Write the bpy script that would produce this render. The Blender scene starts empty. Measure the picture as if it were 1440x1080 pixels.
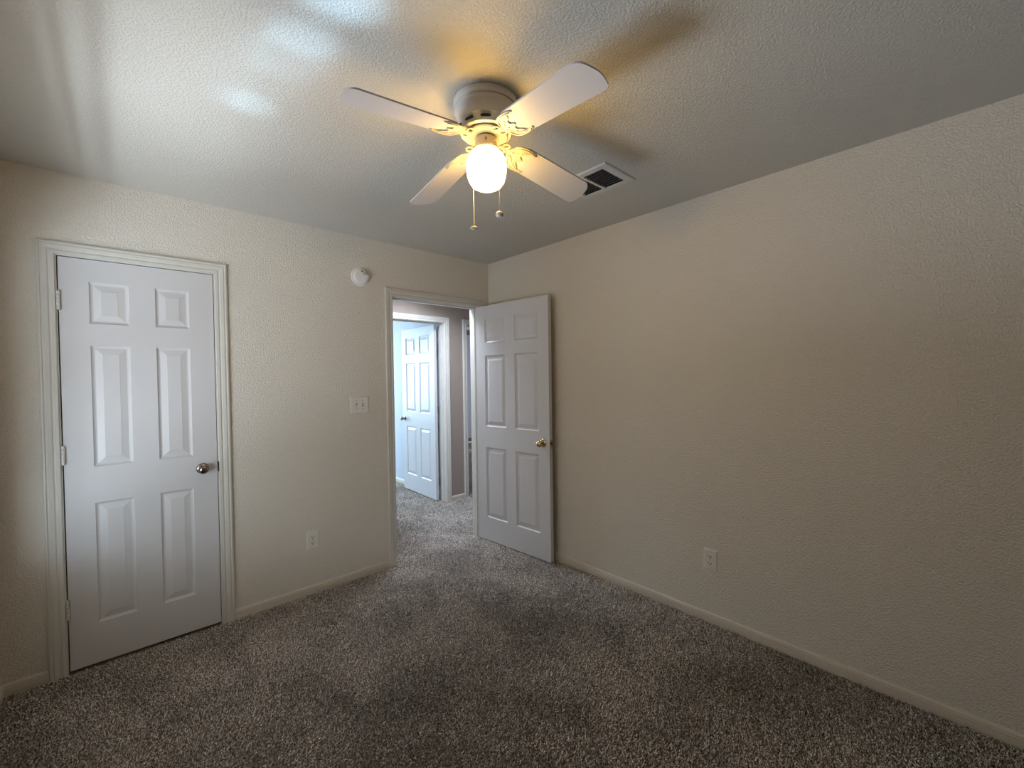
import bpy, bmesh, math, random
import numpy as np
from mathutils import Vector, Matrix

S = bpy.context.scene
COL = S.collection
PI = math.pi
rnd = random.Random(7)

# ------------------------------------------------------------------ camera
CAM = Vector((-2.4799, -3.0065, 1.4341))
yaw, pitch, roll = math.radians(-42.5234), math.radians(-1.0014), math.radians(-0.7904)
fw = Vector((-math.sin(yaw)*math.cos(pitch), math.cos(yaw)*math.cos(pitch), math.sin(pitch)))
rt0 = Vector((math.cos(yaw), math.sin(yaw), 0.0))
up0 = rt0.cross(fw)
rt = math.cos(roll)*rt0 + math.sin(roll)*up0
up = -math.sin(roll)*rt0 + math.cos(roll)*up0
cd = bpy.data.cameras.new('camera')
cam = bpy.data.objects.new('camera', cd)
COL.objects.link(cam)
cam.matrix_world = Matrix(((rt.x, up.x, -fw.x, CAM.x), (rt.y, up.y, -fw.y, CAM.y), (rt.z, up.z, -fw.z, CAM.z), (0, 0, 0, 1)))
cd.sensor_fit = 'HORIZONTAL'; cd.sensor_width = 36.0; cd.lens = 601.3127/1440*36.0
cd.clip_start = 0.02
S.camera = cam

# ------------------------------------------------------------------ colour, world, lights
S.view_settings.view_transform = 'Standard'
S.view_settings.look = 'None'
S.view_settings.gamma = 1.0
S.view_settings.use_curve_mapping = False
S.view_settings.exposure = 0.0

w = bpy.data.worlds.new('world'); S.world = w; w.use_nodes = True
wn = w.node_tree; bgn = wn.nodes['Background']
bgn.inputs[0].default_value = (0.82, 0.76, 0.68, 1); bgn.inputs[1].default_value = 3.2

def area(name, loc, target, sx, sy, power, col, spread=PI):
    l = bpy.data.lights.new(name, 'AREA'); l.shape = 'RECTANGLE'; l.size = sx; l.size_y = sy
    l.energy = power; l.color = col; l.spread = spread
    o = bpy.data.objects.new(name, l); COL.objects.link(o); o.location = loc
    d = Vector(target)-Vector(loc)
    o.rotation_euler = d.to_track_quat('-Z', 'Y').to_euler()
    return o
# daylight bounced off the bright yard and the house next door, slanting in through window_1
area('yard_light', (-4.1, -2.75, 0.86), (-2.9, -1.0, 1.0), 1.8, 1.30, 74, (0.64, 0.84, 1.0))
# paving outside window_1 throwing light up at the ceiling
area('paving_light', (-5.0, -2.7, -0.55), (-2.9, -1.1, 1.2), 2.0, 1.6, 130, (0.78, 0.88, 1.0))
area('driveway_light', (-5.6, 0.9, -0.75), (-2.9, -1.1, 1.15), 2.0, 1.4, 290, (0.76, 0.87, 1.0))
# sunlit outer ledge right under window_1
area('ledge_light', (-3.12, -1.05, 0.55), (-2.78, -1.05, 2.2), 1.2, 0.02, 3.2, (0.78, 0.92, 1.0), math.radians(75))
# sunlit ledge just below window_1, a long thin strip
area('ledge_glint', (-3.25, -0.72, 0.47), (-1.5, -1.9, 2.25), 0.45, 0.06, 5, (0.80, 0.90, 1.0))
# sun glints off shiny things outside that land on the ceiling
def spot(name, loc, target, power, col, size, blend, rad):
    l = bpy.data.lights.new(name, 'SPOT'); l.energy = power; l.color = col
    l.spot_size = math.radians(size); l.spot_blend = blend; l.shadow_soft_size = rad
    o = bpy.data.objects.new(name, l); COL.objects.link(o); o.location = loc
    o.rotation_euler = (Vector(target)-Vector(loc)).to_track_quat('-Z', 'Y').to_euler()
    return o
GL = (-3.5, -0.9, 0.22)
for tx, ty, p_, sz in ((-2.12, -1.19, 230, 4.5), (-2.13, -1.36, 70, 7), (-2.08, -1.52, 150, 6), (-2.05, -1.64, 280, 4.5), (-2.03, -1.86, 520, 5)):
    spot('sun_glint', GL, (tx, ty, 2.45), p_, (0.42, 0.72, 1.0), sz, 1.0, 0.03)
# daylight of the rooms across the hall, from their own windows
area('bedroom_daylight', (-2.4, 2.8, 1.5), (0.33, 2.0, 1.1), 1.3, 1.5, 27, (0.55, 0.82, 1.0))
area('bedroom_daylight_far', (-0.6, 4.35, 1.5), (-0.3, 0.0, 0.4), 1.5, 1.5, 128, (0.60, 0.83, 1.0))
# unseen lamp added under the hall ceiling to brighten the hall carpet
area('hall_fill_light', (-0.32, 0.42, 2.42), (-0.35, 0.48, 0.0), 0.3, 0.4, 38, (0.76, 0.85, 1.0), math.radians(150))
area('far_room_daylight', (3.9, 2.2, 1.7), (1.4, 3.2, 0.6), 1.0, 1.2, 50, (0.80, 0.86, 1.0))

# ------------------------------------------------------------------ materials
def srgb(r, g, b):
    f = lambda c: (c/255/12.92) if c/255 <= 0.04045 else ((c/255+0.055)/1.055)**2.4
    return (f(r), f(g), f(b), 1.0)
class NT:
    def __init__(s, name):
        s.m = bpy.data.materials.new(name); s.m.use_nodes = True; s.t = s.m.node_tree; s.b = s.t.nodes['Principled BSDF']
        s.tc = s.t.nodes.new('ShaderNodeTexCoord')
    def n(s, kind, **kw):
        nd = s.t.nodes.new(kind)
        for k, v in kw.items():
            if k in nd.inputs: nd.inputs[k].default_value = v
            else: setattr(nd, k, v)
        return nd
    def l(s, a, b): s.t.links.new(a, b)
def simple(name, col, rough=0.5, metal=0.0, spec=0.5, bump=None, vary=0.0, vscale=6):
    M = NT(name); b = M.b
    b.inputs['Base Color'].default_value = col; b.inputs['Roughness'].default_value = rough
    b.inputs['Metallic'].default_value = metal; b.inputs['Specular IOR Level'].default_value = spec
    if vary:
        nz = M.n('ShaderNodeTexNoise', Scale=vscale, Detail=3.0)
        M.l(M.tc.outputs['Object'], nz.inputs['Vector'])
        mx = M.n('ShaderNodeMix', data_type='RGBA')
        mx.inputs[6].default_value = tuple(c*(1-vary) for c in col[:3])+(1,)
        mx.inputs[7].default_value = tuple(min(1, c*(1+vary)) for c in col[:3])+(1,)
        M.l(nz.outputs['Fac'], mx.inputs[0]); M.l(mx.outputs[2], b.inputs['Base Color'])
    if bump:
        sc, dist, st = bump
        nz = M.n('ShaderNodeTexNoise', Scale=sc, Detail=3.0, Roughness=0.55)
        M.l(M.tc.outputs['Object'], nz.inputs['Vector'])
        bp = M.n('ShaderNodeBump', Strength=st, Distance=dist)
        M.l(nz.outputs['Fac'], bp.inputs['Height']); M.l(bp.outputs[0], b.inputs['Normal'])
    return M.m
def plaster(name, col, sc, dist, st, vary=0.03):
    M = NT(name); b = M.b; b.inputs['Roughness'].default_value = 0.62
    b.inputs['Specular IOR Level'].default_value = 0.35
    big = M.n('ShaderNodeTexNoise', Scale=1.7, Detail=3.0); M.l(M.tc.outputs['Object'], big.inputs['Vector'])
    mx = M.n('ShaderNodeMix', data_type='RGBA')
    mx.inputs[6].default_value = tuple(c*(1-vary) for c in col[:3])+(1,)
    mx.inputs[7].default_value = tuple(c*(1+vary) for c in col[:3])+(1,)
    M.l(big.outputs['Fac'], mx.inputs[0]); M.l(mx.outputs[2], b.inputs['Base Color'])
    # sprayed orange-peel: rounded blobs plus a finer grain
    n1 = M.n('ShaderNodeTexNoise', Scale=sc, Detail=2.0, Roughness=0.5, Distortion=0.4)
    M.l(M.tc.outputs['Object'], n1.inputs['Vector'])
    rp = M.n('ShaderNodeMapRange'); rp.inputs['From Min'].default_value = 0.40; rp.inputs['From Max'].default_value = 0.62
    rp.interpolation_type = 'SMOOTHSTEP'
    M.l(n1.outputs['Fac'], rp.inputs['Value'])
    n2 = M.n('ShaderNodeTexNoise', Scale=sc*3.1, Detail=2.0); M.l(M.tc.outputs['Object'], n2.inputs['Vector'])
    ad = M.n('ShaderNodeMath', operation='MULTIPLY_ADD'); ad.inputs[1].default_value = 0.45
    M.l(n2.outputs['Fac'], ad.inputs[0]); M.l(rp.outputs['Result'], ad.inputs[2])
    bp = M.n('ShaderNodeBump', Strength=st, Distance=dist); M.l(ad.outputs[0], bp.inputs['Height'])
    M.l(bp.outputs[0], b.inputs['Normal'])
    return M.m

M_wall = plaster('wall_paint', (0.725, 0.68, 0.61, 1), 120, 0.0022, 0.85)
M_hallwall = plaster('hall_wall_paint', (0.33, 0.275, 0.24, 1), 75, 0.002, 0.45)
M_ceil = plaster('ceiling_paint', (0.575, 0.555, 0.51, 1), 140, 0.0020, 0.62)
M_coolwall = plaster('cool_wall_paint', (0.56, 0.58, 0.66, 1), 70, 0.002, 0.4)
M_door = simple('door_enamel', (0.60, 0.595, 0.61, 1), 0.38, spec=0.45, bump=(260, 0.0004, 0.25), vary=0.02)
M_trim = simple('trim_enamel', (0.605, 0.585, 0.545, 1), 0.36, spec=0.45, bump=(120, 0.0004, 0.25), vary=0.03)
M_base = simple('baseboard_enamel', (0.60, 0.555, 0.485, 1), 0.42, bump=(120, 0.0004, 0.3), vary=0.05)
M_fitter = simple('fitter_tan_enamel', (0.36, 0.32, 0.27, 1), 0.35)
M_fanwhite = simple('fan_white_enamel', (0.58, 0.57, 0.56, 1), 0.25, spec=0.5, vary=0.01)
M_iron = simple('fan_bracket_cream', (0.44, 0.42, 0.36, 1), 0.3, spec=0.5, vary=0.01)
M_blade = simple('fan_blade_white', (0.58, 0.57, 0.60, 1), 0.45, spec=0.4, vary=0.015, vscale=9)
M_dark = simple('dark_void', (0.012, 0.011, 0.010, 1), 0.7)
M_grey = simple('grey_steel', (0.22, 0.22, 0.23, 1), 0.4, metal=0.6)
M_nickel = simple('satin_nickel', (0.27, 0.24, 0.22, 1), 0.16, metal=1.0)
M_brass = simple('polished_brass', (0.58, 0.44, 0.22, 1), 0.14, metal=1.0)
M_bronze = simple('dark_strike_metal', (0.10, 0.075, 0.055, 1), 0.35, metal=0.8)
M_plate = simple('plate_plastic', (0.74, 0.72, 0.67, 1), 0.32, vary=0.01)
M_detector = simple('detector_plastic', (0.80, 0.80, 0.80, 1), 0.35, vary=0.01)
M_vent = simple('vent_enamel', (0.62, 0.60, 0.59, 1), 0.4, vary=0.02)
M_louver = simple('louver_enamel', (0.14, 0.135, 0.14, 1), 0.45, vary=0.05)
M_winframe = simple('window_vinyl', (0.8, 0.8, 0.8, 1), 0.4)
M_chain = simple('pull_chain_metal', (0.75, 0.66, 0.50, 1), 0.3, metal=0.7)
M_knobw = simple('chain_knob_ceramic', (0.62, 0.55, 0.50, 1), 0.3)
M_sill = simple('threshold_white', (0.85, 0.85, 0.85, 1), 0.3)

Mg = NT('pane_glass'); t = Mg.t
tr = t.nodes.new('ShaderNodeBsdfTransparent'); gl = t.nodes.new('ShaderNodeBsdfGlossy'); gl.inputs['Roughness'].default_value = 0.02
ms = t.nodes.new('ShaderNodeMixShader'); ms.inputs[0].default_value = 0.05
t.links.new(tr.outputs[0], ms.inputs[1]); t.links.new(gl.outputs[0], ms.inputs[2])
t.links.new(ms.outputs[0], t.nodes['Material Output'].inputs[0]); M_pane = Mg.m

Me = NT('lit_glass_shade'); Me.b.inputs['Base Color'].default_value = (0.9, 0.85, 0.75, 1)
Me.b.inputs['Emission Color'].default_value = (1.0, 0.60, 0.16, 1); Me.b.inputs['Emission Strength'].default_value = 36.0
Me.b.inputs['Roughness'].default_value = 0.25
M_globe = Me.m

def carpet_mat(name, dark, mid, light, per_tuft=True):
    M = NT(name); b = M.b; b.inputs['Roughness'].default_value = 0.95; b.inputs['Specular IOR Level'].default_value = 0.1
    n1 = M.n('ShaderNodeTexNoise', Scale=150.0, Detail=3.0, Roughness=0.7); M.l(M.tc.outputs['Object'], n1.inputs['Vector'])
    cr = M.n('ShaderNodeValToRGB'); e = cr.color_ramp.elements
    e[0].position = 0.41; e[0].color = dark; e[1].position = 0.60; e[1].color = light
    k = cr.color_ramp.elements.new(0.5); k.color = mid
    M.l(n1.outputs['Fac'], cr.inputs['Fac'])
    # nap brushed this way and that by feet and the vacuum: broad lighter and darker patches
    n2 = M.n('ShaderNodeTexNoise', Scale=2.6, Detail=3.0, Roughness=0.55, Distortion=0.6); M.l(M.tc.outputs['Object'], n2.inputs['Vector'])
    mr = M.n('ShaderNodeMapRange'); mr.inputs['From Min'].default_value = 0.35; mr.inputs['From Max'].default_value = 0.65
    mr.inputs['To Min'].default_value = 0.78; mr.inputs['To Max'].default_value = 1.14
    M.l(n2.outputs['Fac'], mr.inputs['Value'])
    vm = M.n('ShaderNodeVectorMath', operation='SCALE'); M.l(cr.outputs['Color'], vm.inputs[0]); M.l(mr.outputs['Result'], vm.inputs['Scale'])
    M.l(vm.outputs[0], b.inputs['Base Color'])
    bp = M.n('ShaderNodeBump', Strength=0.8, Distance=0.004); M.l(n1.outputs['Fac'], bp.inputs['Height'])
    M.l(bp.outputs[0], b.inputs['Normal'])
    return M.m
M_carpet = carpet_mat('carpet_yarn', (0.07, 0.058, 0.050, 1), (0.50, 0.44, 0.40, 1), (1.0, 0.97, 0.92, 1))
M_backing = carpet_mat('carpet_backing', (0.08, 0.065, 0.055, 1), (0.2, 0.165, 0.14, 1), (0.36, 0.31, 0.27, 1))

# ------------------------------------------------------------------ helpers
def finish(bm, name, mat, parent=None, smooth=False, bevel=0.0, seg=2):
    me = bpy.data.meshes.new(name)
    bmesh.ops.recalc_face_normals(bm, faces=bm.faces)
    bm.to_mesh(me); bm.free()
    me.materials.append(mat)
    if smooth:
        for p in me.polygons: p.use_smooth = True
    o = bpy.data.objects.new(name, me); COL.objects.link(o)
    if smooth:
        try: me.set_sharp_from_angle(angle=math.radians(38))
        except Exception: pass
    if bevel:
        m = o.modifiers.new('bevel', 'BEVEL'); m.width = bevel; m.segments = seg; m.limit_method = 'ANGLE'
    if parent: o.parent = parent
    return o
def box(bm, x0, x1, y0, y1, z0, z1):
    v = [bm.verts.new(p) for p in ((x0,y0,z0),(x1,y0,z0),(x1,y1,z0),(x0,y1,z0),(x0,y0,z1),(x1,y0,z1),(x1,y1,z1),(x0,y1,z1))]
    for f in ((0,3,2,1),(4,5,6,7),(0,1,5,4),(1,2,6,5),(2,3,7,6),(3,0,4,7)): bm.faces.new([v[i] for i in f])
    return v
def lathe(bm, prof, segs=48, M=Matrix(), cap0=True, cap1=True):
    rings = []
    for r, z in prof:
        if r < 1e-6: rings.append([bm.verts.new(M @ Vector((0, 0, z)))])
        else: rings.append([bm.verts.new(M @ Vector((r*math.cos(2*PI*i/segs), r*math.sin(2*PI*i/segs), z))) for i in range(segs)])
    for a, b in zip(rings, rings[1:]):
        for i in range(segs):
            j = (i+1) % segs
            if len(a) == 1 and len(b) == 1: continue
            if len(a) == 1: bm.faces.new((a[0], b[i], b[j]))
            elif len(b) == 1: bm.faces.new((a[i], a[j], b[0]))
            else: bm.faces.new((a[i], a[j], b[j], b[i]))
    if cap0 and len(rings[0]) > 1: bm.faces.new(rings[0][::-1])
    if cap1 and len(rings[-1]) > 1: bm.faces.new(rings[-1])
def tube(bm, pts, r, segs=10, taper=None):
    pts = [Vector(p) for p in pts]; rings = []
    n = len(pts); prev = None
    for i, p in enumerate(pts):
        d = (pts[min(i+1, n-1)]-pts[max(i-1, 0)]).normalized()
        a = prev if prev else (Vector((0, 0, 1)) if abs(d.z) < .9 else Vector((1, 0, 0)))
        u = (a - d*a.dot(d)).normalized(); v = d.cross(u); prev = u
        rr = r if taper is None else taper[i]
        rings.append([bm.verts.new(p + rr*(math.cos(2*PI*k/segs)*u + math.sin(2*PI*k/segs)*v)) for k in range(segs)])
    for a, b in zip(rings, rings[1:]):
        for k in range(segs): bm.faces.new((a[k], a[(k+1) % segs], b[(k+1) % segs], b[k]))
    bm.faces.new(rings[0][::-1]); bm.faces.new(rings[-1])
def prism(bm, outline, z0, z1, f=lambda p: p):
    a = [bm.verts.new(f(Vector((x, y, z0)))) for x, y in outline]; b = [bm.verts.new(f(Vector((x, y, z1)))) for x, y in outline]
    bm.faces.new(a[::-1]); bm.faces.new(b); n = len(a)
    for i in range(n): bm.faces.new((a[i], a[(i+1) % n], b[(i+1) % n], b[i]))
def empty(name, loc, rz=0.0, label=None, cat=None, group=None, kind=None):
    o = bpy.data.objects.new(name, None); COL.objects.link(o); o.location = loc; o.rotation_euler = (0, 0, rz)
    o.empty_display_size = 0.1
    return tag(o, label, cat, group, kind)
def tag(o, label=None, cat=None, group=None, kind=None):
    if label: o['label'] = label
    if cat: o['category'] = cat
    if group: o['group'] = group
    if kind: o['kind'] = kind
    return o
def NB(): return bmesh.new()

# ------------------------------------------------------------------ room shell
H = 2.452
LX = -2.914          # left wall plane
NY = -4.15           # wall behind the camera
TW = 0.115           # interior wall thickness
def wall_with_holes(name, label, mat, axis, a0, a1, p0, p1, holes, h=H):
    """axis 'x': wall runs along x, occupies y p0..p1;  holes = (a, b, z0, z1)"""
    bm = NB()
    xs = sorted({a0, a1, *[v for q in holes for v in q[:2]]}); zs = sorted({0.0, h, *[v for q in holes for v in q[2:]]})
    V = {}
    def vert(i, k, s):
        key = (i, k, s)
        if key not in V:
            p = (xs[i], p1 if s else p0, zs[k]) if axis == 'x' else (p1 if s else p0, xs[i], zs[k])
            V[key] = bm.verts.new(p)
        return V[key]
    solid = lambda i, k: 0 <= i < len(xs)-1 and 0 <= k < len(zs)-1 and not any(q[0] <= xs[i] and xs[i+1] <= q[1] and q[2] <= zs[k] and zs[k+1] <= q[3] for q in holes)
    for i in range(len(xs)-1):
        for k in range(len(zs)-1):
            if not solid(i, k): continue
            for s in (0, 1): bm.faces.new((vert(i,k,s), vert(i+1,k,s), vert(i+1,k+1,s), vert(i,k+1,s)))
            for (di, dk, e0, e1) in ((-1,0,(i,k),(i,k+1)), (1,0,(i+1,k),(i+1,k+1)), (0,-1,(i,k),(i+1,k)), (0,1,(i,k+1),(i+1,k+1))):
                if not solid(i+di, k+dk): bm.faces.new((vert(*e0,0), vert(*e1,0), vert(*e1,1), vert(*e0,1)))
    return tag(finish(bm, name, mat), label, 'wall', kind='structure')

# closet opening / entry opening (rough holes hold the jambs)
CL0, CL1 = -2.694, -2.0665       # closet clear opening
EN0, EN1 = -0.940, -0.126       # entry clear opening
ZC = 2.051                      # head height of the clear openings
JT = 0.018                      # jamb board thickness
wall_with_holes('wall_far', 'beige textured wall with the closet door and the open doorway', M_wall, 'x', LX-0.14, 0.0, 0.0, TW,
                [(CL0-JT, CL1+JT, 0.0, ZC+JT), (EN0-JT, EN1+JT, 0.0, ZC+JT)])
WY0, WY1, WZ0, WZ1 = -1.80, -0.35, 0.64, 2.02
wall_with_holes('wall_left', 'beige textured wall at the left edge, with the window', M_wall, 'y', NY, 0.0, LX-0.14, LX,
                [(WY0, WY1, WZ0, WZ1)])
bm = NB(); box(bm, 0.0, 0.12, NY, 0.0, 0, H); tag(finish(bm, 'wall_right', M_wall), 'long bare beige textured wall on the right', 'wall', kind='structure')
bm = NB(); box(bm, LX-0.14, 0.12, NY-0.12, NY, 0, H); tag(finish(bm, 'wall_near', M_wall), 'beige wall behind the viewer', 'wall', kind='structure')
bm = NB(); box(bm, LX-0.14, 0.12, NY-0.12, TW, H, H+0.08); tag(finish(bm, 'ceiling', M_ceil), 'textured white ceiling of the room', 'ceiling', kind='structure')
bm = NB(); box(bm, LX-0.14, 5.2, NY-0.12, 7.0, -0.06, 0.0); tag(finish(bm, 'floor', M_backing), 'carpeted floor running on into the hall', 'floor', kind='structure')
# closet interior
bm = NB(); box(bm, LX-0.14, -1.72, 0.75, 0.81, 0, H); box(bm, -1.78, -1.72, TW, 0.75, 0, H); box(bm, LX-0.14, LX-0.08, TW, 0.75, 0, H); box(bm, LX-0.14, -1.72, TW, 0.81, H, H+0.05)
tag(finish(bm, 'wall_closet', M_wall), 'closet enclosure behind the shut door', 'wall', kind='structure')
# hall and the rooms across it
HY = 1.11
HD0, HD1 = -0.575, 0.253        # doorway into the blue-lit bedroom
FD0, FD1 = 0.574, 1.39          # doorway into the far room
wall_with_holes('wall_hall', 'taupe hall wall between two white door casings', M_hallwall, 'x', -1.72, 2.6, HY, HY+0.12,
                [(HD0-JT, HD1+JT, 0.0, ZC+JT), (FD0-JT, FD1+JT, 0.0, ZC+JT)])
bm = NB(); box(bm, -1.72, 2.6, TW, HY+0.12, H, H+0.05); tag(finish(bm, 'ceiling_hall', M_ceil), 'hall ceiling', 'ceiling', kind='structure')
bm = NB(); box(bm, 2.6, 2.72, TW, HY+0.12, 0, H); box(bm, 0.12, 2.72, 0.0, TW, 0, H); tag(finish(bm, 'wall_hall_end', M_hallwall), 'end of the hall', 'wall', kind='structure')
RX = 0.325                       # right wall of the blue-lit bedroom
bm = NB(); box(bm, RX, RX+0.12, HY+0.12, 6.9, 0, H); tag(finish(bm, 'wall_bedroom_right', M_coolwall), 'pale blue-lit wall behind the open bedroom door', 'wall', kind='structure')
bm = NB(); box(bm, -2.9, RX, 4.5, 4.6, 0, H); box(bm, -3.0, -2.9, HY+0.12, 4.6, 0, H); box(bm, -2.9, -1.72, HY, HY+0.12, 0, H)
tag(finish(bm, 'wall_bedroom_far', M_coolwall), 'far walls of the blue-lit bedroom', 'wall', kind='structure')
bm = NB(); box(bm, -3.0, RX+0.12, HY+0.12, 6.9, H, H+0.05); tag(finish(bm, 'ceiling_bedroom', M_ceil), 'bedroom ceiling across the hall', 'ceiling', kind='structure')
bm = NB(); box(bm, RX+0.12, 5.2, 5.1, 5.2, 0, 3.0); box(bm, 5.1, 5.2, HY+0.12, 5.1, 0, 3.0); box(bm, 2.6, 5.2, HY, HY+0.12, 0, 3.0)
tag(finish(bm, 'wall_far_room', M_coolwall), 'lilac-grey wall deep in the far room', 'wall', kind='structure')
bm = NB(); box(bm, RX+0.12, 5.2, HY+0.12, 5.2, 3.0, 3.05); box(bm, RX+0.12, 2.6, HY+0.12, HY+0.17, H, 3.0)
tag(finish(bm, 'ceiling_far_room', M_ceil), 'ceiling of the far room', 'ceiling', kind='structure')
bm = NB(); box(bm, 2.3, 4.6, 4.50, 4.56, 0.0, 0.022)
tag(finish(bm, 'trim_5', M_sill), 'thin white threshold strip across the far room carpet', 'threshold', kind='structure')
bm = NB(); box(bm, 2.3, 4.9, 4.85, 5.10, 2.52, 2.60); tag(finish(bm, 'trim_6', M_sill), 'white shelf board high on the wall of the far room', 'shelf', kind='structure')
bm = NB(); box(bm, 2.3, 4.9, 5.02, 5.10, 2.42, 2.52); box(bm, 2.3, 4.9, 5.02, 5.10, 2.60, 2.75); tag(finish(bm, 'shelf_shade', M_grey), 'dark bands painted as shade above and below the high white shelf in the far room', 'painted shade', kind='structure')  # dark boxes colouring in the shade over and under the shelf

# ------------------------------------------------------------------ profile sweeps: casings and baseboards
CAS = [(0, 0), (0, .007), (.003, .0095), (.014, .0105), (.0185, .0075), (.0215, .0075), (.026, .012), (.040, .0145), (.0455, .012), (.048, .012), (.051, .017), (.0575, .0155), (.0605, .012), (.0605, 0)]
def casing(bm, x0, x1, z1, yplane, sgn):
    """three-sided mitred casing; x0,x1,z1 = inner edges; sgn -1 sticks out towards -y"""
    def ring(corner):
        out = []
        for u, d in CAS:
            x, z = corner(u); out.append(bm.verts.new((x, yplane+sgn*d, z)))
        return out
    R = [ring(lambda u: (x0-u, 0.0)), ring(lambda u: (x0-u, z1+u)), ring(lambda u: (x1+u, z1+u)), ring(lambda u: (x1+u, 0.0))]
    n = len(CAS)
    for a, b in zip(R, R[1:]):
        for i in range(n): bm.faces.new((a[i], a[(i+1) % n], b[(i+1) % n], b[i]))
    bm.faces.new(R[0]); bm.faces.new(R[-1][::-1])
def jamb(bm, x0, x1, z1, y0, y1, stop_y0, stop_y1):
    box(bm, x0-JT, x0, y0, y1, 0, z1+JT); box(bm, x1, x1+JT, y0, y1, 0, z1+JT); box(bm, x0, x1, y0, y1, z1, z1+JT)
    if stop_y0 is not None:
        box(bm, x0, x0+0.011, stop_y0, stop_y1, 0, z1); box(bm, x1-0.011, x1, stop_y0, stop_y1, 0, z1); box(bm, x0+0.011, x1-0.011, stop_y0, stop_y1, z1-0.011, z1)
def frame(name, label, x0, x1, y0, y1, stop, front=True, back=True):
    e = empty(name, ((x0+x1)/2, y0, 0), 0, label, 'door frame', kind='structure')
    off = Vector(e.location)
    def shift(bm):
        for v in bm.verts: v.co -= off
    bm = NB(); jamb(bm, x0, x1, ZC, y0, y1, *stop); shift(bm); finish(bm, 'jamb', M_trim, e, bevel=0.0012)
    if front: bm = NB(); casing(bm, x0-0.005, x1+0.005, ZC+0.005, y0, -1); shift(bm); finish(bm, 'casing', M_trim, e)
    if back: bm = NB(); casing(bm, x0-0.005, x1+0.005, ZC+0.005, y1, 1); shift(bm); finish(bm, 'casing', M_trim, e)
    return e
f1 = frame('trim_1', 'white moulded casing around the shut closet door', CL0, CL1, 0.0, TW, (0.037, 0.049), back=False)
f2 = frame('trim_2', 'cream moulded casing around the open doorway to the hall', EN0, EN1, 0.0, TW, (0.038, 0.072))
f3 = frame('trim_3', 'white casing around the hall doorway into the blue-lit bedroom', HD0, HD1, HY, HY+0.12, (0.04+HY, HY+0.078))
f4 = frame('trim_4', 'white casing of the hall doorway half hidden by the open door', FD0, FD1, HY, HY+0.12, (HY+0.04, HY+0.078))
# strike plates
bm = NB(); box(bm, EN0-0.0005, EN0+0.0022, 0.004, 0.030, 0.885, 0.945)
for v in bm.verts: v.co -= Vector(f2.location)
finish(bm, 'strike_plate', M_bronze, f2)
bm = NB(); box(bm, CL1-0.0022, CL1+0.010, -0.0035, 0.022, 0.905, 0.962)
for v in bm.verts: v.co -= Vector(f1.location)
finish(bm, 'strike_plate', M_bronze, f1, bevel=0.001)

BB = [(0, 0), (.0125, 0), (.0125, .030), (.0112, .0315), (.0112, .034), (.0125, .0355), (.0125, .041), (.0100, .043), (.0100, .0455), (.0112, .047), (.0095, .053), (.0055, .0575), (.0, .0580)]
def baseboard(name, label, segs):
    bm = NB()
    for (p0, p1, nrm) in segs:
        a = [bm.verts.new((p0[0]+nrm[0]*d, p0[1]+nrm[1]*d, z)) for d, z in BB]; b = [bm.verts.new((p1[0]+nrm[0]*d, p1[1]+nrm[1]*d, z)) for d, z in BB]
        n = len(a)
        for i in range(n): bm.faces.new((a[i], a[(i+1) % n], b[(i+1) % n], b[i]))
        bm.faces.new(a); bm.faces.new(b[::-1])
    return tag(finish(bm, name, M_base), label, 'baseboard', kind='structure')
baseboard('baseboard_far', 'cream grooved baseboard along the wall with the doors', [((LX, 0), (CL0-0.0655, 0), (0, -1)), ((CL1+0.0655, 0), (EN0-0.0655, 0), (0, -1))])
baseboard('baseboard_right', 'cream grooved baseboard along the long right wall', [((0, NY), (0, -0.001), (-1, 0))])
baseboard('baseboard_left', 'cream baseboard along the window wall', [((LX, NY), (LX, -0.001), (1, 0))])
baseboard('baseboard_hall', 'short cream baseboard between the two hall doorways', [((HD1+0.0655, HY), (FD0-0.0655, HY), (0, -1))])
baseboard('baseboard_bedroom', 'pale baseboard behind the open bedroom door', [((RX, HY+0.13), (RX, 4.5), (-1, 0))])

# ------------------------------------------------------------------ six-panel doors
def panel_leaf(bm, W, T, xs, zs, Hd=2.032):
    """W along x, z up, faces at y=0 and y=T; xs = panel x-ranges, zs = panel z-ranges"""
    X = sorted({0.0, W, *[v for r in xs for v in r]}); Z = sorted({0.0, Hd, *[v for r in zs for v in r]})
    for side in (0, 1):
        yb = 0.0 if side == 0 else T; sg = 1 if side == 0 else -1
        V = {}
        def g(x, z, d=0.0):
            key = (round(x, 5), round(z, 5), round(d, 5))
            if key not in V: V[key] = bm.verts.new((x, yb+sg*d, z))
            return V[key]
        for i in range(len(X)-1):
            for k in range(len(Z)-1):
                x0, x1, z0, z1 = X[i], X[i+1], Z[k], Z[k+1]
                if (x0, x1) in xs and (z0, z1) in zs:
                    prev = [g(x0, z0), g(x1, z0), g(x1, z1), g(x0, z1)]
                    for ins, d in ((0.003, 0.0045), (0.009, 0.0085), (0.015, 0.0095), (0.042, 0.0030), (0.0435, 0.0020)):
                        cur = [bm.verts.new((a, yb+sg*d, b)) for a, b in ((x0+ins, z0+ins), (x1-ins, z0+ins), (x1-ins, z1-ins), (x0+ins, z1-ins))]
                        for q in range(4): bm.faces.new((prev[q], prev[(q+1) % 4], cur[(q+1) % 4], cur[q]))
                        prev = cur
                    bm.faces.new(prev)
                else: bm.faces.new((g(x0, z0), g(x1, z0), g(x1, z1), g(x0, z1)))
    v = [bm.verts.new(p) for p in ((0,0,0),(W,0,0),(W,T,0),(0,T,0),(0,0,Hd),(W,0,Hd),(W,T,Hd),(0,T,Hd))]
    for f in ((0,1,2,3),(4,5,6,7),(1,2,6,5),(0,3,7,4)): bm.faces.new([v[i] for i in f])
    bmesh.ops.remove_doubles(bm, verts=bm.verts, dist=0.0002)
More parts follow.
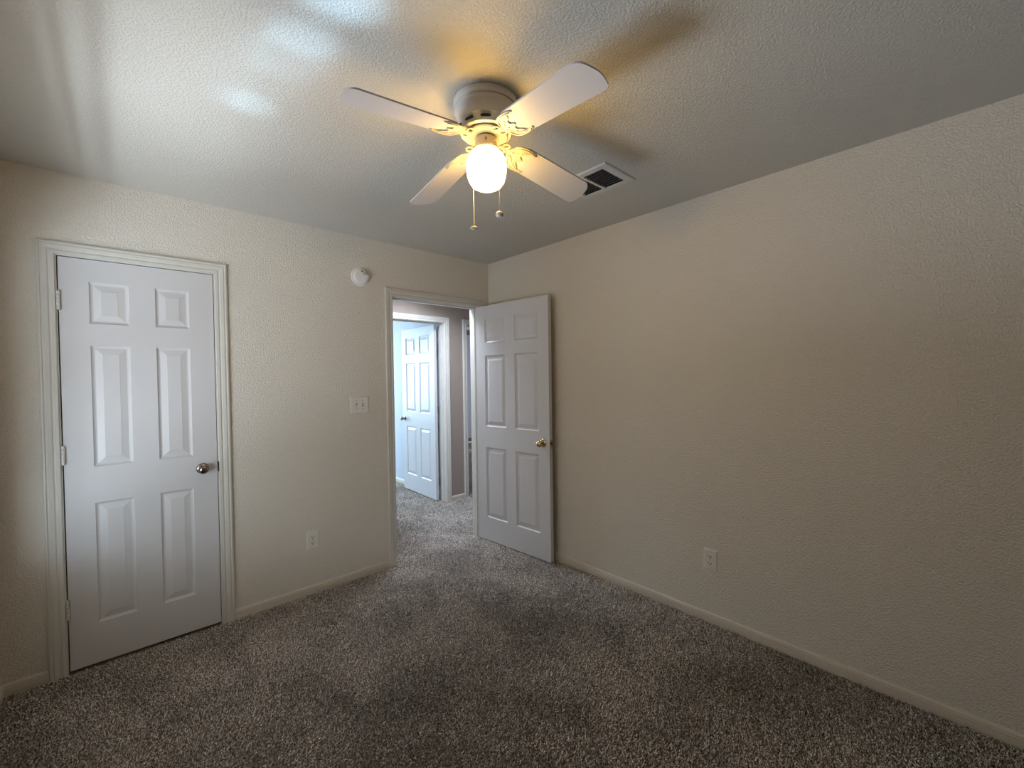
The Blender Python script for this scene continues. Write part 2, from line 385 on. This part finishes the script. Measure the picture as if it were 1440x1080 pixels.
PZ = [(0.203, 0.811), (0.994, 1.604), (1.713, 1.922)]
def knob_obj(parent, x, z, ydir, y0, mat, big=1.0, name='knob'):
    M = Matrix.Translation((x, y0, z)) @ Matrix.Rotation(PI/2*(1 if ydir < 0 else -1), 4, 'X')
    bm = NB(); s = big
    lathe(bm, [(.0325*s, 0), (.0325*s, .003), (.030*s, .006), (.022*s, .009), (.013*s, .012), (.0115*s, .022), (.013*s, .028), (.021*s, .033), (.0265*s, .040), (.0275*s, .047), (.025*s, .055), (.018*s, .061), (.009*s, .0635), (0, .064)], 40, M)
    return finish(bm, name, mat, parent, smooth=True)
def hinge_obj(parent, x, y, z0, z1, mat, leafdir=1):
    bm = NB(); n = 5; h = (z1-z0)/n
    for i in range(n): lathe(bm, [(.0050, z0+i*h+.0004), (.0074, z0+i*h+.0014), (.0074, z0+(i+1)*h-.0014), (.0050, z0+(i+1)*h-.0004)], 16, Matrix.Translation((x, y, 0)))
    lathe(bm, [(0.0, z1), (.005, z1), (.0045, z1+.003), (0, z1+.0045)], 14, Matrix.Translation((x, y, 0)))
    box(bm, x, x+leafdir*0.006, y-.001, y+.004, z0, z1) if leafdir > 0 else box(bm, x-0.006, x, y-.001, y+.004, z0, z1)
    return finish(bm, 'hinge', mat, parent, smooth=True)
# closet door, shut
d1 = empty('door_1', (-2.689, 0.001, 0.015), 0, 'white six-panel closet door, shut, with a nickel knob', 'door', kind='structure')
bm = NB(); panel_leaf(bm, 0.619, 0.035, [(.105, .254), (.3595, .506)], PZ); finish(bm, 'door_leaf', M_door, d1)
tag(knob_obj(d1, 0.548, 0.917, -1, 0.0, M_nickel, 0.92), 'dark nickel round knob')
for za, zb_ in ((1.771, 1.863), (1.018, 1.110), (0.259, 0.355)): hinge_obj(d1, -0.001, -0.0080, za, zb_, M_trim)
# entry door, open against the right wall
th = math.radians(3.866)
d2 = empty('door_2', (-0.152, -0.0105, 0.015), -PI/2+th, 'white six-panel room door standing open, with a brass knob', 'door', kind='structure')
# leaf local x runs from the hinge to the free edge; local +y points to the right wall
bm = NB(); panel_leaf(bm, 0.811, 0.035, [(.107, .354), (.459, .706)], PZ); finish(bm, 'door_leaf', M_door, d2)
# local x -> world (sin th, -cos th); local y -> world (cos th, sin th)
tag(knob_obj(d2, 0.748, 0.906, -1, 0.0, M_brass, 0.95), 'polished brass round knob')
knob_obj(d2, 0.748, 0.906, 1, 0.035, M_brass, 0.75)
bm = NB(); box(bm, 0.8105, 0.8125, 0.0055, 0.0295, 0.878, 0.936)
lp = finish(bm, 'latch_plate', M_brass, d2)
bm = NB(); box(bm, 0.8120, 0.8210, 0.0110, 0.0240, 0.897, 0.917); finish(bm, 'latch_bolt', M_bronze, lp, bevel=0.002)
for za, zb_ in ((1.771, 1.860), (1.0, 1.089), (0.17, 0.259)): hinge_obj(d2, -0.004, 0.041, za, zb_, M_nickel)
# bedroom door across the hall
o2 = Vector((0.195, 1.236)); e2 = Vector((0.224, 2.057)); dd = (e2-o2).normalized()
a2 = math.atan2(dd.y, dd.x)
d3 = empty('door_3', (o2.x, o2.y, 0.012), a2, 'white six-panel bedroom door ajar across the hall, blue-lit', 'door', kind='structure')
# local x -> into bedroom; local y -> world -x side; leaf body lies on the +x side, so faces at y=-0.035..0
bm = NB(); panel_leaf(bm, 0.811, 0.035, [(.107, .354), (.459, .706)], PZ)
for v in bm.verts: v.co.y -= 0.035
finish(bm, 'door_leaf', M_door, d3)
knob_obj(d3, 0.748, 0.906, 1, 0.0, M_nickel, 0.92)
for za, zb_ in ((1.771, 1.860), (1.0, 1.089), (0.17, 0.259)): hinge_obj(d3, -0.006, -0.042, za, zb_, M_nickel)

# ------------------------------------------------------------------ windows on the left wall
def window(name, label, y0, y1):
    e = empty(name, (LX-0.07, (y0+y1)/2, WZ0), 0, label, 'window', kind='structure')
    hw = (y1-y0)/2; hh = WZ1-WZ0
    bm = NB()
    xo, xi = -0.062, -0.022
    box(bm, xo, xi, -hw, -hw+.035, 0, hh); box(bm, xo, xi, hw-.035, hw, 0, hh); box(bm, xo, xi, -hw, hw, 0, .035); box(bm, xo, xi, -hw, hw, hh-.035, hh); box(bm, xo, xi, -hw+.035, hw-.035, hh/2-.015, hh/2+.015)
    finish(bm, 'window_frame', M_winframe, e)
    bm = NB(); box(bm, -0.044, -0.040, -hw+.035, hw-.035, .035, hh-.035); finish(bm, 'window_pane', M_pane, e)
    bm = NB(); box(bm, -0.02, 0.085, -hw, hw, -0.002, 0.012); finish(bm, 'window_sill', M_trim, e, bevel=0.003)
    return e
w1 = window('window_1', 'white window on the left wall', WY0, WY1)
def blind(parent, hw, z_top, z_low, pitch_, tilt):
    bm = NB(); z = z_top
    while z > z_low:
        M = Matrix.Translation((0.03, 0, z)) @ Matrix.Rotation(tilt, 4, 'Y')
        vs = box(bm, -0.024, 0.024, -hw+.01, hw-.01, -0.001, 0.001)
        for v in vs: v.co = M @ v.co
        z -= pitch_
    box(bm, 0.005, 0.055, -hw+.01, hw-.01, z_top+.03, z_top+.07)
    return finish(bm, 'window_blind', M_winframe, parent)
blind(w1, (WY1-WY0)/2, WZ1-WZ0-.10, 0.37, 0.085, math.radians(-55))

# ------------------------------------------------------------------ ceiling fan
FX, FY = -1.4545, -1.764
fan = empty('ceiling_fan', (FX, FY, H), 0, 'white four-blade ceiling fan with a lit globe light', 'ceiling fan')
Z = lambda z: z-H
bm = NB()
lathe(bm, [(.113, Z(2.452)), (.1185, Z(2.449)), (.1195, Z(2.440)), (.1185, Z(2.430)), (.1165, Z(2.425)), (.1105, Z(2.423)), (.1105, Z(2.416)), (.1150, Z(2.414)), (.1150, Z(2.408)),
           (.1120, Z(2.404)), (.1085, Z(2.385)), (.1060, Z(2.371)), (.1075, Z(2.368)), (.1070, Z(2.363)), (.1030, Z(2.360)), (.0985, Z(2.345)), (.0945, Z(2.336)), (.085, Z(2.333)), (.03, Z(2.332))], 72)
housing = finish(bm, 'motor_housing', M_fanwhite, fan, smooth=True)
# vent slots around the lower ring of the housing
for k in range(10):
    a = 2*PI*k/10 + math.radians(-129.6+0)
    pts_o = []; bm = NB()
    def P(aa, z, r): return Vector((r*math.cos(aa), r*math.sin(aa), Z(z)))
    n = 10; da = 0.19
    ring = []
    zc = 2.3485
    for i in range(n+1):
        t_ = -1+2*i/n; hgt = 0.0042*math.sqrt(max(0.0, 1-(abs(t_))**6))
        ring.append((a+t_*da, hgt))
    top = [bm.verts.new(P(x, zc+h_, .1000+(zc+h_-2.345)*0.30+.0006)) for x, h_ in ring]; bot = [bm.verts.new(P(x, zc-h_, .1000+(zc-h_-2.345)*0.30+.0006)) for x, h_ in ring]
    topi = [bm.verts.new(P(x, zc+h_, .094)) for x, h_ in ring]; boti = [bm.verts.new(P(x, zc-h_, .094)) for x, h_ in ring]
    for i in range(n):
        bm.faces.new((top[i], top[i+1], bot[i+1], bot[i])); bm.faces.new((top[i], top[i+1], topi[i+1], topi[i])); bm.faces.new((bot[i], bot[i+1], boti[i+1], boti[i]))
    bmesh.ops.remove_doubles(bm, verts=bm.verts, dist=1e-6)
    finish(bm, 'vent_slot', M_dark, housing)
bm = NB()   # rotating flange under the motor
lathe(bm, [(.032, Z(2.334)), (.074, Z(2.334)), (.080, Z(2.331)), (.081, Z(2.326)), (.077, Z(2.322)), (.060, Z(2.321)), (.050, Z(2.325)), (.032, Z(2.326))], 64)
finish(bm, 'flywheel', M_iron, fan, smooth=True)
bm = NB(); lathe(bm, [(.030, Z(2.334)), (.031, Z(2.322)), (.026, Z(2.314)), (.020, Z(2.312))], 40); finish(bm, 'switch_housing', M_grey, fan, smooth=True)
bm = NB(); lathe(bm, [(.018, Z(2.322)), (.034, Z(2.3215)), (.0385, Z(2.318)), (.0400, Z(2.310)), (.0420, Z(2.294)), (.0450, Z(2.286)), (.0455, Z(2.2795)), (.040, Z(2.2785))], 56)
fitter = finish(bm, 'light_fitter', M_fitter, fan, smooth=True)
for k in range(3):
    a = math.radians(-30+120*k-100); bm = NB()
    Mx = Matrix.Translation((.0415*math.cos(a), .0415*math.sin(a), Z(2.300))) @ Matrix.Rotation(a, 4, 'Z') @ Matrix.Rotation(PI/2, 4, 'Y')
    lathe(bm, [(.0035, -.002), (.0035, .006), (.0025, .0075), (0, .0078)], 14, Mx); finish(bm, 'fitter_screw', M_bronze, fitter, smooth=True)
bm = NB()   # fluted collar of the glass
NF = 30; prof = [(.0440, 2.2865), (.0470, 2.2810), (.0490, 2.2740)]
rings = []
for r, z in prof:
    rings.append([bm.verts.new(((r+.0016*(1 if i % 2 else -1))*math.cos(2*PI*i/(2*NF)), (r+.0016*(1 if i % 2 else -1))*math.sin(2*PI*i/(2*NF)), Z(z))) for i in range(2*NF)])
for a_, b_ in zip(rings, rings[1:]):
    for i in range(2*NF): bm.faces.new((a_[i], a_[(i+1) % (2*NF)], b_[(i+1) % (2*NF)], b_[i]))
finish(bm, 'glass_collar', M_iron, fan)
bm = NB()
lathe(bm, [(.040, Z(2.2750)), (.052, Z(2.2690)), (.0635, Z(2.2570)), (.0710, Z(2.2420)), (.0745, Z(2.2240)), (.0745, Z(2.2060)), (.0715, Z(2.1820)), (.0650, Z(2.1620)), (.0545, Z(2.1470)), (.0400, Z(2.1385)), (.020, Z(2.1350)), (0, Z(2.1345))], 64)
tag(finish(bm, 'glass_shade', M_globe, fan, smooth=True), 'glowing white glass globe')
# blades and scrolled brackets (z drop, droop and pitch as they hang)
OUT = [(.066, .010), (.082, .0085), (.098, .0085), (.108, .012), (.114, .024), (.119, .038), (.130, .050), (.146, .0565), (.166, .0590), (.188, .0585), (.205, .0545), (.2135, .0480), (.2130, .0435), (.2070, .0430), (.1960, .0455), (.1860, .0440), (.1790, .0370), (.1740, .0300), (.1660, .0265), (.1600, .0200), (.1600, .0120), (.1660, .0070), (.1740, .0035)]
def bezpts(o): return o + [(r, -s) for r, s in reversed(o)]
blade_par = [(179.7, .1166, -.189), (-94.7, .0935, -.189-.0), (-2.5, .1246, -.27), (85.8, .1285, -.222)]
for az, droop, phi in blade_par:
    R = Matrix.Rotation(math.radians(az), 4, 'Z')
    def surf(p, R=R, droop=droop, phi=phi):        # r, s, t(thickness up) -> local
        r, s, t_ = p
        k = max(0.0, min(1.0, (r-.085)/.05)); k = k*k*(3-2*k)
        ph = phi*k
        z = 2.3000 - droop*(r-.15)*k + s*math.sin(ph) + t_ + (1-k)*0.0175
        return R @ Vector((r, s*math.cos(ph) - t_*math.sin(ph)*0, Z(z)))
    # blade
    ol = []
    w0, w1, r0, r1 = .1158, .1310, .150, .5430
    def hw(r): return (w0+(w1-w0)*(r-.15)/.35)/2
    half = [(r0, 0.0), (r0, .030), (r0+.004, .044), (r0+.014, hw(.17)-.004), (r0+.028, hw(.18))]
    def side(cr, sg):
        o_ = [(r, sg*s_) for r, s_ in half]
        R_ = r1-.010
        for i in range(1, 9): rr = r0+.028+(R_-cr-r0-.028)*i/8; o_.append((rr, sg*hw(rr)))
        yc = hw(R_-cr)-cr
        for i in range(1, 9):
            a = i/8*math.radians(78); o_.append((R_-cr+cr*math.sin(a), sg*(yc+cr*math.cos(a))))
        return o_
    sp, sm = side(.022, 1), side(.046, -1)
    tipc = []
    (ra, sa), (rb, sb) = sp[-1], sm[-1]
    for i in range(1, 8):
        t_ = i/8; tipc.append((ra+(rb-ra)*t_+.0085*math.sin(PI*t_), sa+(sb-sa)*t_))
    outl = sp[1:] + tipc + sm[1:][::-1] + [(r0, 0.0)]
    bm = NB(); prism(bm, outl, 0.0, 0.0058, lambda p: surf(p))
    finish(bm, 'blade', M_blade, fan)
    # bracket: flat scrolled plate under the blade root
    bm = NB(); prism(bm, bezpts(OUT), -0.0045, -0.0002, lambda p: surf(p))
    br = finish(bm, 'blade_bracket', M_iron, fan, bevel=0.0012, seg=2)
    bm = NB()   # raised scroll ridges and the curls by the hub
    for sg in (1, -1):
        tube(bm, [surf((r, sg*s, -.0052)) for r, s in ((.070, .006), (.100, .005), (.116, .018), (.124, .034), (.138, .046), (.162, .0525), (.188, .0525), (.204, .0485))], .0026, 8)
        tube(bm, [surf((r, sg*s, -.0050)) for r, s in ((.112, .006), (.128, .012), (.146, .028), (.158, .038), (.172, .0405), (.184, .0465))], .0017, 8)
        tube(bm, [surf((.086+.0135*math.cos(a), sg*(.0175+.0125*math.sin(a)), -.003)) for a in [math.radians(q) for q in range(-90, 200, 24)]], .0036, 8)
    finish(bm, 'scroll_ridge', M_iron, br, smooth=True)
    for rr, ss in ((.150, .028), (.150, -.028), (.140, 0.0)):
        bm = NB(); p = surf((rr, ss, -.0045)); lathe(bm, [(0, -.003), (.0030, -.0022), (.0042, 0.0), (.0042, .001)], 14, Matrix.Translation(p)); finish(bm, 'bracket_screw', M_fanwhite, br, smooth=True)
# pull chains
fr_ = Vector((.6376, .7704)); rt_ = Vector((.7704, -.6376))
def chain(lat, dep, zb_, label, kind_):
    p = rt_*lat + fr_*dep
    bm = NB(); s0 = p*0.62
    pts = [(s0.x, s0.y, Z(2.292)), (p.x*.80, p.y*.80, Z(2.289)), (p.x*.99, p.y*.99, Z(2.270)), (p.x, p.y, Z(2.24)), (p.x, p.y, Z(zb_+.008))]
    tube(bm, pts, .0007, 6)
    z = zb_+.010
    while z < 2.27:
        bmesh.ops.create_icosphere(bm, subdivisions=1, radius=.0014, matrix=Matrix.Translation((p.x, p.y, Z(z)))); z += .006
    c = finish(bm, 'pull_chain', M_chain, fan)
    bm = NB(); T = Matrix.Translation((p.x, p.y, Z(zb_)))
    if kind_ == 0: lathe(bm, [(0, -.006), (.010, -.0055), (.0155, -.002), (.0162, .001), (.012, .004), (.003, .008), (0, .009)], 24, T)
    else: lathe(bm, [(0, -.013), (.009, -.0115), (.0140, -.006), (.0145, .000), (.0100, .007), (.003, .010), (0, .011)], 24, T)
    tag(finish(bm, 'pull_knob', M_knobw if kind_ else M_iron, c, smooth=True), label)
chain(-.051, .064, 2.012, 'flat cream pull knob', 0)
chain(.045, -.066, 2.018, 'rounded taupe pull knob', 1)

# ------------------------------------------------------------------ ceiling vent
VX0, VX1, VY0, VY1 = -.752, -.482, -1.802, -1.470
v_ = empty('ceiling_vent', ((VX0+VX1)/2, (VY0+VY1)/2, H), 0, 'white rectangular air vent with dark louvres in the ceiling', 'air vent')
hx, hy = (VX1-VX0)/2, (VY1-VY0)/2; ix, iy = hx-.036, hy-.042
bm = NB()
def rr_(bm, a, b, z0, z1): pass
R4 = []
for (a, b, z) in ((hx, hy, 0.0), (hx, hy, -.003), (hx-.006, hy-.006, -.0075), (ix, iy, -.0085), (ix, iy, 0.0)):
    R4.append([bm.verts.new(p) for p in ((-a, -b, z), (a, -b, z), (a, b, z), (-a, b, z))])
for a, b in zip(R4, R4[1:]):
    for i in range(4): bm.faces.new((a[i], a[(i+1) % 4], b[(i+1) % 4], b[i]))
finish(bm, 'vent_frame', M_vent, v_)
bm = NB(); box(bm, -ix, ix, -iy, iy, -.0012, -.0002); finish(bm, 'vent_duct', M_dark, v_)
bm = NB(); box(bm, -ix, ix, -.006, .006, -.0095, -.0012)
x = -ix+.006
while x < ix: box(bm, x-.004, x+.004, -.0085, .0085, -.0105, -.0012); x += .0215
finish(bm, 'centre_bar', M_vent, v_)
for sg in (-1, 1):
    for k in range(9):
        x = -ix+.010+k*(2*ix-.018)/8
        bm = NB(); vs = box(bm, -.0065, .0065, -(iy-.008)/2, (iy-.008)/2, -.0005, .0005)
        Mx = Matrix.Translation((x, sg*(iy+.006)/2, -.0055)) @ Matrix.Rotation(math.radians(-30 if k > 6 else -44), 4, 'Y')
        for v in vs: v.co = Mx @ v.co
        finish(bm, 'louvre', M_louver, v_)
for sg in (-1, 1):
    bm = NB(); lathe(bm, [(0, -.0105), (.003, -.010), (.004, -.0085), (.004, -.0078)], 12, Matrix.Translation((hx-.018 if sg > 0 else -hx+.018, 0, 0))); finish(bm, 'screw', M_vent, v_, smooth=True)

# ------------------------------------------------------------------ smoke detector
sd = empty('smoke_detector', (-1.192, 0.0, 2.163), 0, 'round white smoke detector high on the wall by the doorway', 'smoke detector')
RX90 = Matrix.Rotation(PI/2, 4, 'X')
bm = NB(); lathe(bm, [(.066, 0), (.067, .004), (.066, .009), (.060, .0115)], 56, RX90); finish(bm, 'mounting_base', M_detector, sd, smooth=True)
bm = NB(); lathe(bm, [(.049, .0095), (.0525, .0135), (.0530, .022), (.0515, .029), (.047, .0335), (.030, .0355), (.018, .0358), (0, .0358)], 56, RX90); cv = finish(bm, 'cover', M_detector, sd, smooth=True)
for k in range(3):
    bm = NB(); vs = box(bm, .010, .044, -.0375+.0, -.0345, .016+k*.0075, .018+k*.0075); finish(bm, 'sounder_slot', M_grey, cv)
bm = NB(); lathe(bm, [(.0058, .0340), (.0058, .0368), (.004, .0375), (0, .0375)], 20, Matrix.Translation((.002, 0, .036)) @ RX90); tag(finish(bm, 'test_button', M_bronze, cv, smooth=True), 'small dark test button')

# ------------------------------------------------------------------ switch and outlets
def plate_mesh(hw_, hh_):
    bm = NB(); R = []
    for (a, b, y) in ((hw_, hh_, 0), (hw_, hh_, -.0025), (hw_-.003, hh_-.003, -.0060), (hw_-.006, hh_-.006, -.0068)):
        R.append([bm.verts.new((p[0]*a, y, p[1]*b)) for p in ((-1, -1), (1, -1), (1, 1), (-1, 1))])
    for a, b in zip(R, R[1:]):
        for i in range(4): bm.faces.new((a[i], a[(i+1) % 4], b[(i+1) % 4], b[i]))
    bm.faces.new(R[-1]); bm.faces.new(R[0][::-1])
    return bm
def screw(parent, x, z, y=-.0068, mat=None):
    bm = NB(); lathe(bm, [(.0034, 0), (.0032, .0010), (.0018, .0016), (0, .0017)], 14, Matrix.Translation((x, y, z)) @ RX90)
    return finish(bm, 'screw', mat or M_grey, parent, smooth=True)
sw = empty('light_switch', (-1.214, 0.0, 1.246), 0, 'cream double light switch plate left of the doorway', 'light switch')
finish(plate_mesh(.066, .058), 'plate', M_plate, sw)
for sx_, up_ in ((-.023, -1), (.023, 1)):
    bm = NB(); box(bm, sx_-.0055, sx_+.0055, -.0074, -.0066, -.0125, .0125); fr2 = finish(bm, 'toggle_slot', M_grey, sw)
    bm = NB(); vs = box(bm, -.0042, .0042, -.016, .0, -.0042, .0042)
    Mx = Matrix.Translation((sx_, -.0068, 0)) @ Matrix.Rotation(math.radians(-26*up_), 4, 'X')
    for v in vs: v.co = Mx @ v.co
    finish(bm, 'toggle', M_plate, sw, bevel=.001)
    screw(sw, sx_, .030); screw(sw, sx_, -.030)
def outlet(loc, rz, label):
    e = empty('electrical_outlet', loc, rz, label, 'outlet')
    finish(plate_mesh(.0375, .0605), 'plate', M_plate, e)
    for zc_ in (.0195, -.0195):
        bm = NB(); ol_ = []
        for i in range(32):
            a = 2*PI*i/32; ol_.append((max(-.0165, min(.0165, .0185*math.cos(a))), .0150*math.sin(a)))
        f = lambda p, zc_=zc_: Vector((p.x, p.z, zc_+p.y))
        prism(bm, ol_, -.0085, -.0062, f); rc = finish(bm, 'receptacle', M_plate, e)
        bm = NB(); box(bm, -.0085, -.0052, -.0088, -.0084, zc_-.0010, zc_+.0085); finish(bm, 'slot', M_dark, rc)
        bm = NB(); box(bm, .0052, .0083, -.0088, -.0084, zc_+.0005, zc_+.0080); finish(bm, 'slot', M_dark, rc)
        bm = NB(); lathe(bm, [(.0038, 0), (.0038, .0004)], 14, Matrix.Translation((0, -.0084, zc_-.0068)) @ RX90); finish(bm, 'ground_hole', M_dark, rc)
    screw(e, 0, 0)
    return e
outlet((-1.5525, 0.0, 0.361), 0, 'cream duplex outlet low on the wall between closet and doorway')
outlet((0.0, -1.971, 0.366), -PI/2, 'cream duplex outlet low on the long right wall')

# ------------------------------------------------------------------ carpet pile
def pile(name, label, rects, spacing, hgt, seed):
    rg = np.random.default_rng(seed); P_ = []
    for (x0, x1, y0, y1) in rects:
        nx, ny = int((x1-x0)/spacing), int((y1-y0)/spacing)
        gx, gy = np.meshgrid(x0+(np.arange(nx)+.5)*spacing, y0+(np.arange(ny)+.5)*spacing)
        p = np.stack([gx.ravel(), gy.ravel()], 1); p += rg.uniform(-.5, .5, p.shape)*spacing
        p[:, 0] = np.clip(p[:, 0], x0+.001, x1-.001); p[:, 1] = np.clip(p[:, 1], y0+.001, y1-.001)
        P_.append(p)
    p = np.concatenate(P_); n = len(p)
    # nap direction drifts slowly over the floor
    ph = np.sin(p[:, 0]*2.3+1.1)*1.3 + np.cos(p[:, 1]*2.9+.4)*1.2 + np.sin((p[:, 0]+p[:, 1])*4.1)*.6
    ang = ph + rg.normal(0, 1.0, n); lean = rg.uniform(.15, .95, n)*hgt
    face = rg.uniform(0, 2*PI, n); w_ = rg.uniform(.0012, .0024, n)
    h_ = hgt*rg.uniform(.65, 1.1, n)
    L = np.stack([np.cos(ang)*lean, np.sin(ang)*lean], 1); F = np.stack([np.cos(face)*w_, np.sin(face)*w_], 1)
    V = np.zeros((n, 6, 3), np.float32)
    V[:, 0, :2] = p-F; V[:, 1, :2] = p+F; V[:, 0:2, 2] = -.001
    V[:, 2, :2] = p-F*1.15+L*.30; V[:, 3, :2] = p+F*1.15+L*.30; V[:, 2:4, 2] = (h_*.62)[:, None]
    V[:, 4, :2] = p-F*.7+L; V[:, 5, :2] = p+F*.7+L; V[:, 4:6, 2] = h_[:, None]
    base = (np.arange(n)*6)[:, None]
    Fc = np.concatenate([base+np.array([[0, 1, 3, 2]]), base+np.array([[2, 3, 5, 4]])], 1).reshape(-1).astype(np.int32)
    me = bpy.data.meshes.new(name); me.vertices.add(n*6); me.vertices.foreach_set('co', V.ravel())
    me.loops.add(n*8); me.loops.foreach_set('vertex_index', Fc)
    me.polygons.add(n*2); me.polygons.foreach_set('loop_start', np.arange(0, n*8, 4, dtype=np.int32)); me.polygons.foreach_set('loop_total', np.full(n*2, 4, np.int32))
    me.update(calc_edges=True); me.materials.append(M_carpet)
    o = bpy.data.objects.new(name, me); COL.objects.link(o)
    return tag(o, label, 'carpet', kind='stuff')
pile('carpet', 'speckled taupe cut-pile carpet covering the bedroom floor and hall',
     [(LX+.013, -.013, -3.6, -.017), (EN0, -.16, -.017, HY-.02), (-.16, .56, TW+.01, HY-.02)], .0062, .0125, 3)
pile('carpet', 'taupe carpet in the rooms beyond the hall', [(HD0+.012, HD1-.012, HY-.018, HY+.12), (-.7, RX-.014, HY+.125, 3.2), (FD0+.012, 1.3, HY-.018, 2.4), (1.0, 2.6, 2.2, 4.4)], .011, .013, 5)
